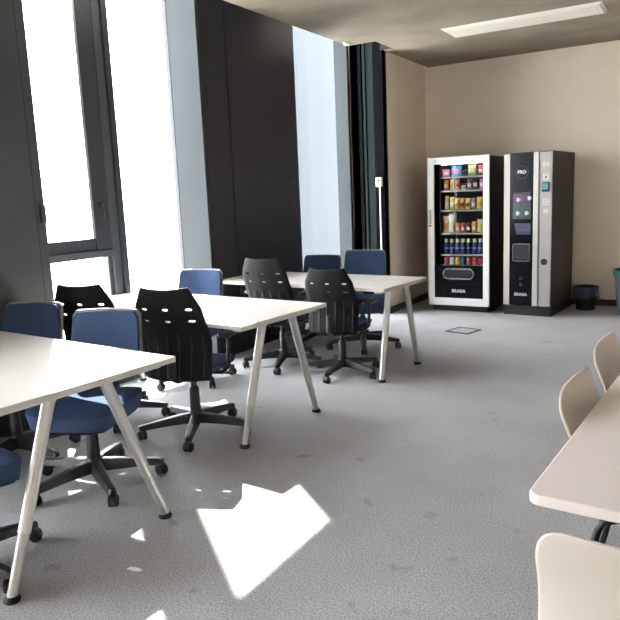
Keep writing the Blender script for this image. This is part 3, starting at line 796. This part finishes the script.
bm = bmesh.new(); ring_prism(bm, rrect(0.20, 0.205, 0.03, 6), rrect(0.183, 0.188, 0.024, 6), -0.012, -0.006, (0.205, 0, 0.725)); nf = finish(bm, 'niche_frame', M['chrome'], cmx)
bm = bmesh.new(); prism(bm, rrect(0.18, 0.185, 0.022, 6), -0.0085, -0.006, 'xz', (0.205, 0, 0.725)); finish(bm, 'niche_door', M['vblack'], nf)
B('niche_grip', M['vside'], nf, (0.15, 0.275, -0.014, -0.0085, 0.665, 0.675), bevel=0.002)
bm = bmesh.new()
for zz in (0.43, 0.36): lathe(bm, [(0.02, -0.009), (0.02, -0.006)], (0.205, 0, zz), 'y', 20)
finish(bm, 'button', M['vside'], cmx)
text('BRASIA', 0.046, (0.205, -0.0065, 0.245), M['letter'], cmx, bold=0.0008)
# payment column
B('note_slot', M['vsilver2'], pc, (0.43, 0.463, -0.003, 0, 1.665, 1.715), (0.472, 0.505, -0.003, 0, 1.665, 1.715), bevel=0.002)
cs_ = B('coin_plate', M['vsilver2'], pc, (0.435, 0.505, -0.004, 0, 1.52, 1.59), bevel=0.003)
B('coin_slot', M['vblack'], cs_, (0.462, 0.478, -0.006, -0.004, 1.54, 1.563))
rd = B('card_reader', M['vblack'], pc, (0.428, 0.512, -0.016, 0, 1.395, 1.50), bevel=0.004)
B('reader_screen', M['screen_d'], rd, (0.433, 0.495, -0.018, -0.016, 1.42, 1.488))
B('keypad', M['vsilver2'], pc, *[(0.435+0.026*i, 0.455+0.026*i, -0.003, 0, 1.30-0.026*j, 1.32-0.026*j) for i in range(3) for j in range(3)])
B('change_button', M['vsilver2'], pc, (0.445, 0.505, -0.004, 0, 1.165, 1.21), bevel=0.004)
bm = bmesh.new(); lathe(bm, [(0.036, 0.0), (0.036, -0.004), (0.026, -0.007), (0.024, -0.003)], (0.462, 0, 0.625), 'y', 24); finish(bm, 'lock_ring', M['vblack'], pc, smooth=True)
B('lower_flap', M['vsilver2'], pc, (0.43, 0.51, -0.002, 0, 0.30, 0.56), bevel=0.001) if 0 else None

# ------------------------------------------------------------------ bins
def bin_(name, label, loc, r0, r1, h, mbody, mliner, hang):
    t = thing(name, label, 'bin', loc)
    bm = bmesh.new(); lathe(bm, [(r0, 0), (r0+0.004, 0.01), (r1, h), (r1-0.006, h), (r0-0.004, 0.012)], (0, 0, 0), 'z', 32)
    finish(bm, 'bin_body', mbody, t, smooth=True)
    bm = bmesh.new(); n = 48; rings = []
    for q in range(7):
        s = q/6; ring = []
        for k_ in range(n):
            a = 2*PI*k_/n; wob = 0.006*math.sin(5*a+1)+0.004*math.sin(11*a)
            if q == 0: r, zz = r1-0.02, h-0.06
            elif q == 1: r, zz = r1-0.012, h+0.002
            else:
                f = (q-1)/5; r = r1+0.010 + wob*f + 0.004; zz = h+0.006 - hang*(f-0.15)*(1+0.12*math.sin(3*a)) if q > 2 else h+0.008
            ring.append(bm.verts.new((r*math.cos(a), r*math.sin(a), zz)))
        rings.append(ring)
    for q in range(6):
        for k_ in range(n): bm.faces.new((rings[q][k_], rings[q][(k_+1) % n], rings[q+1][(k_+1) % n], rings[q+1][k_]))
    o = finish(bm, 'bin_liner', mliner, t, smooth=True); so = o.modifiers.new('thick', 'SOLIDIFY'); so.thickness = 0.002
    return t
bin_('waste_bin', 'low black bin with a navy liner beside the hot drinks machine', (-1.245, 8.33, 0), 0.10, 0.128, 0.265, M['binblack'], M['binblue'], 0.15)
bin_('waste_bin', 'blue-grey bin with a teal liner cut off by the right picture edge', (-0.72, 8.12, 0), 0.15, 0.20, 0.50, M['bingrey'], M['teal'], 0.07)

# ------------------------------------------------------------------ floor outlet and painted sun spot
t = thing('floor_outlet', 'square dark-rimmed outlet lid set flush in the carpet before the snack machine', 'floor outlet', (-2.18, 6.66, 0), R(-14))
bm = bmesh.new(); a = 0.135; b_ = 0.112
for d in ((-a, a, -a, -b_), (-a, a, b_, a), (-a, -b_, -b_, b_), (b_, a, -b_, b_)): box(bm, *d, 0.0005, 0.006)
finish(bm, 'rim', M['rubber'], t)
B('lid', M['carpet'], t, (-b_, b_, -b_, b_, 0.0005, 0.004))
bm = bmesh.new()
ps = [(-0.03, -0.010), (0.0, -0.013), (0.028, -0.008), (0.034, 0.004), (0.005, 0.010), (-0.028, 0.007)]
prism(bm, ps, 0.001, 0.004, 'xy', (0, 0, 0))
o = finish(bm, 'painted_sun_spot', M['sun_spot']); o.location = (-1.925, 1.725, 0); o.rotation_euler.z = R(8)  # thin white chip standing in for a spot of sunlight on the carpet
tag(o, 'painted spot of sunlight on the carpet near the nearest desk leg', 'sunlight spot')
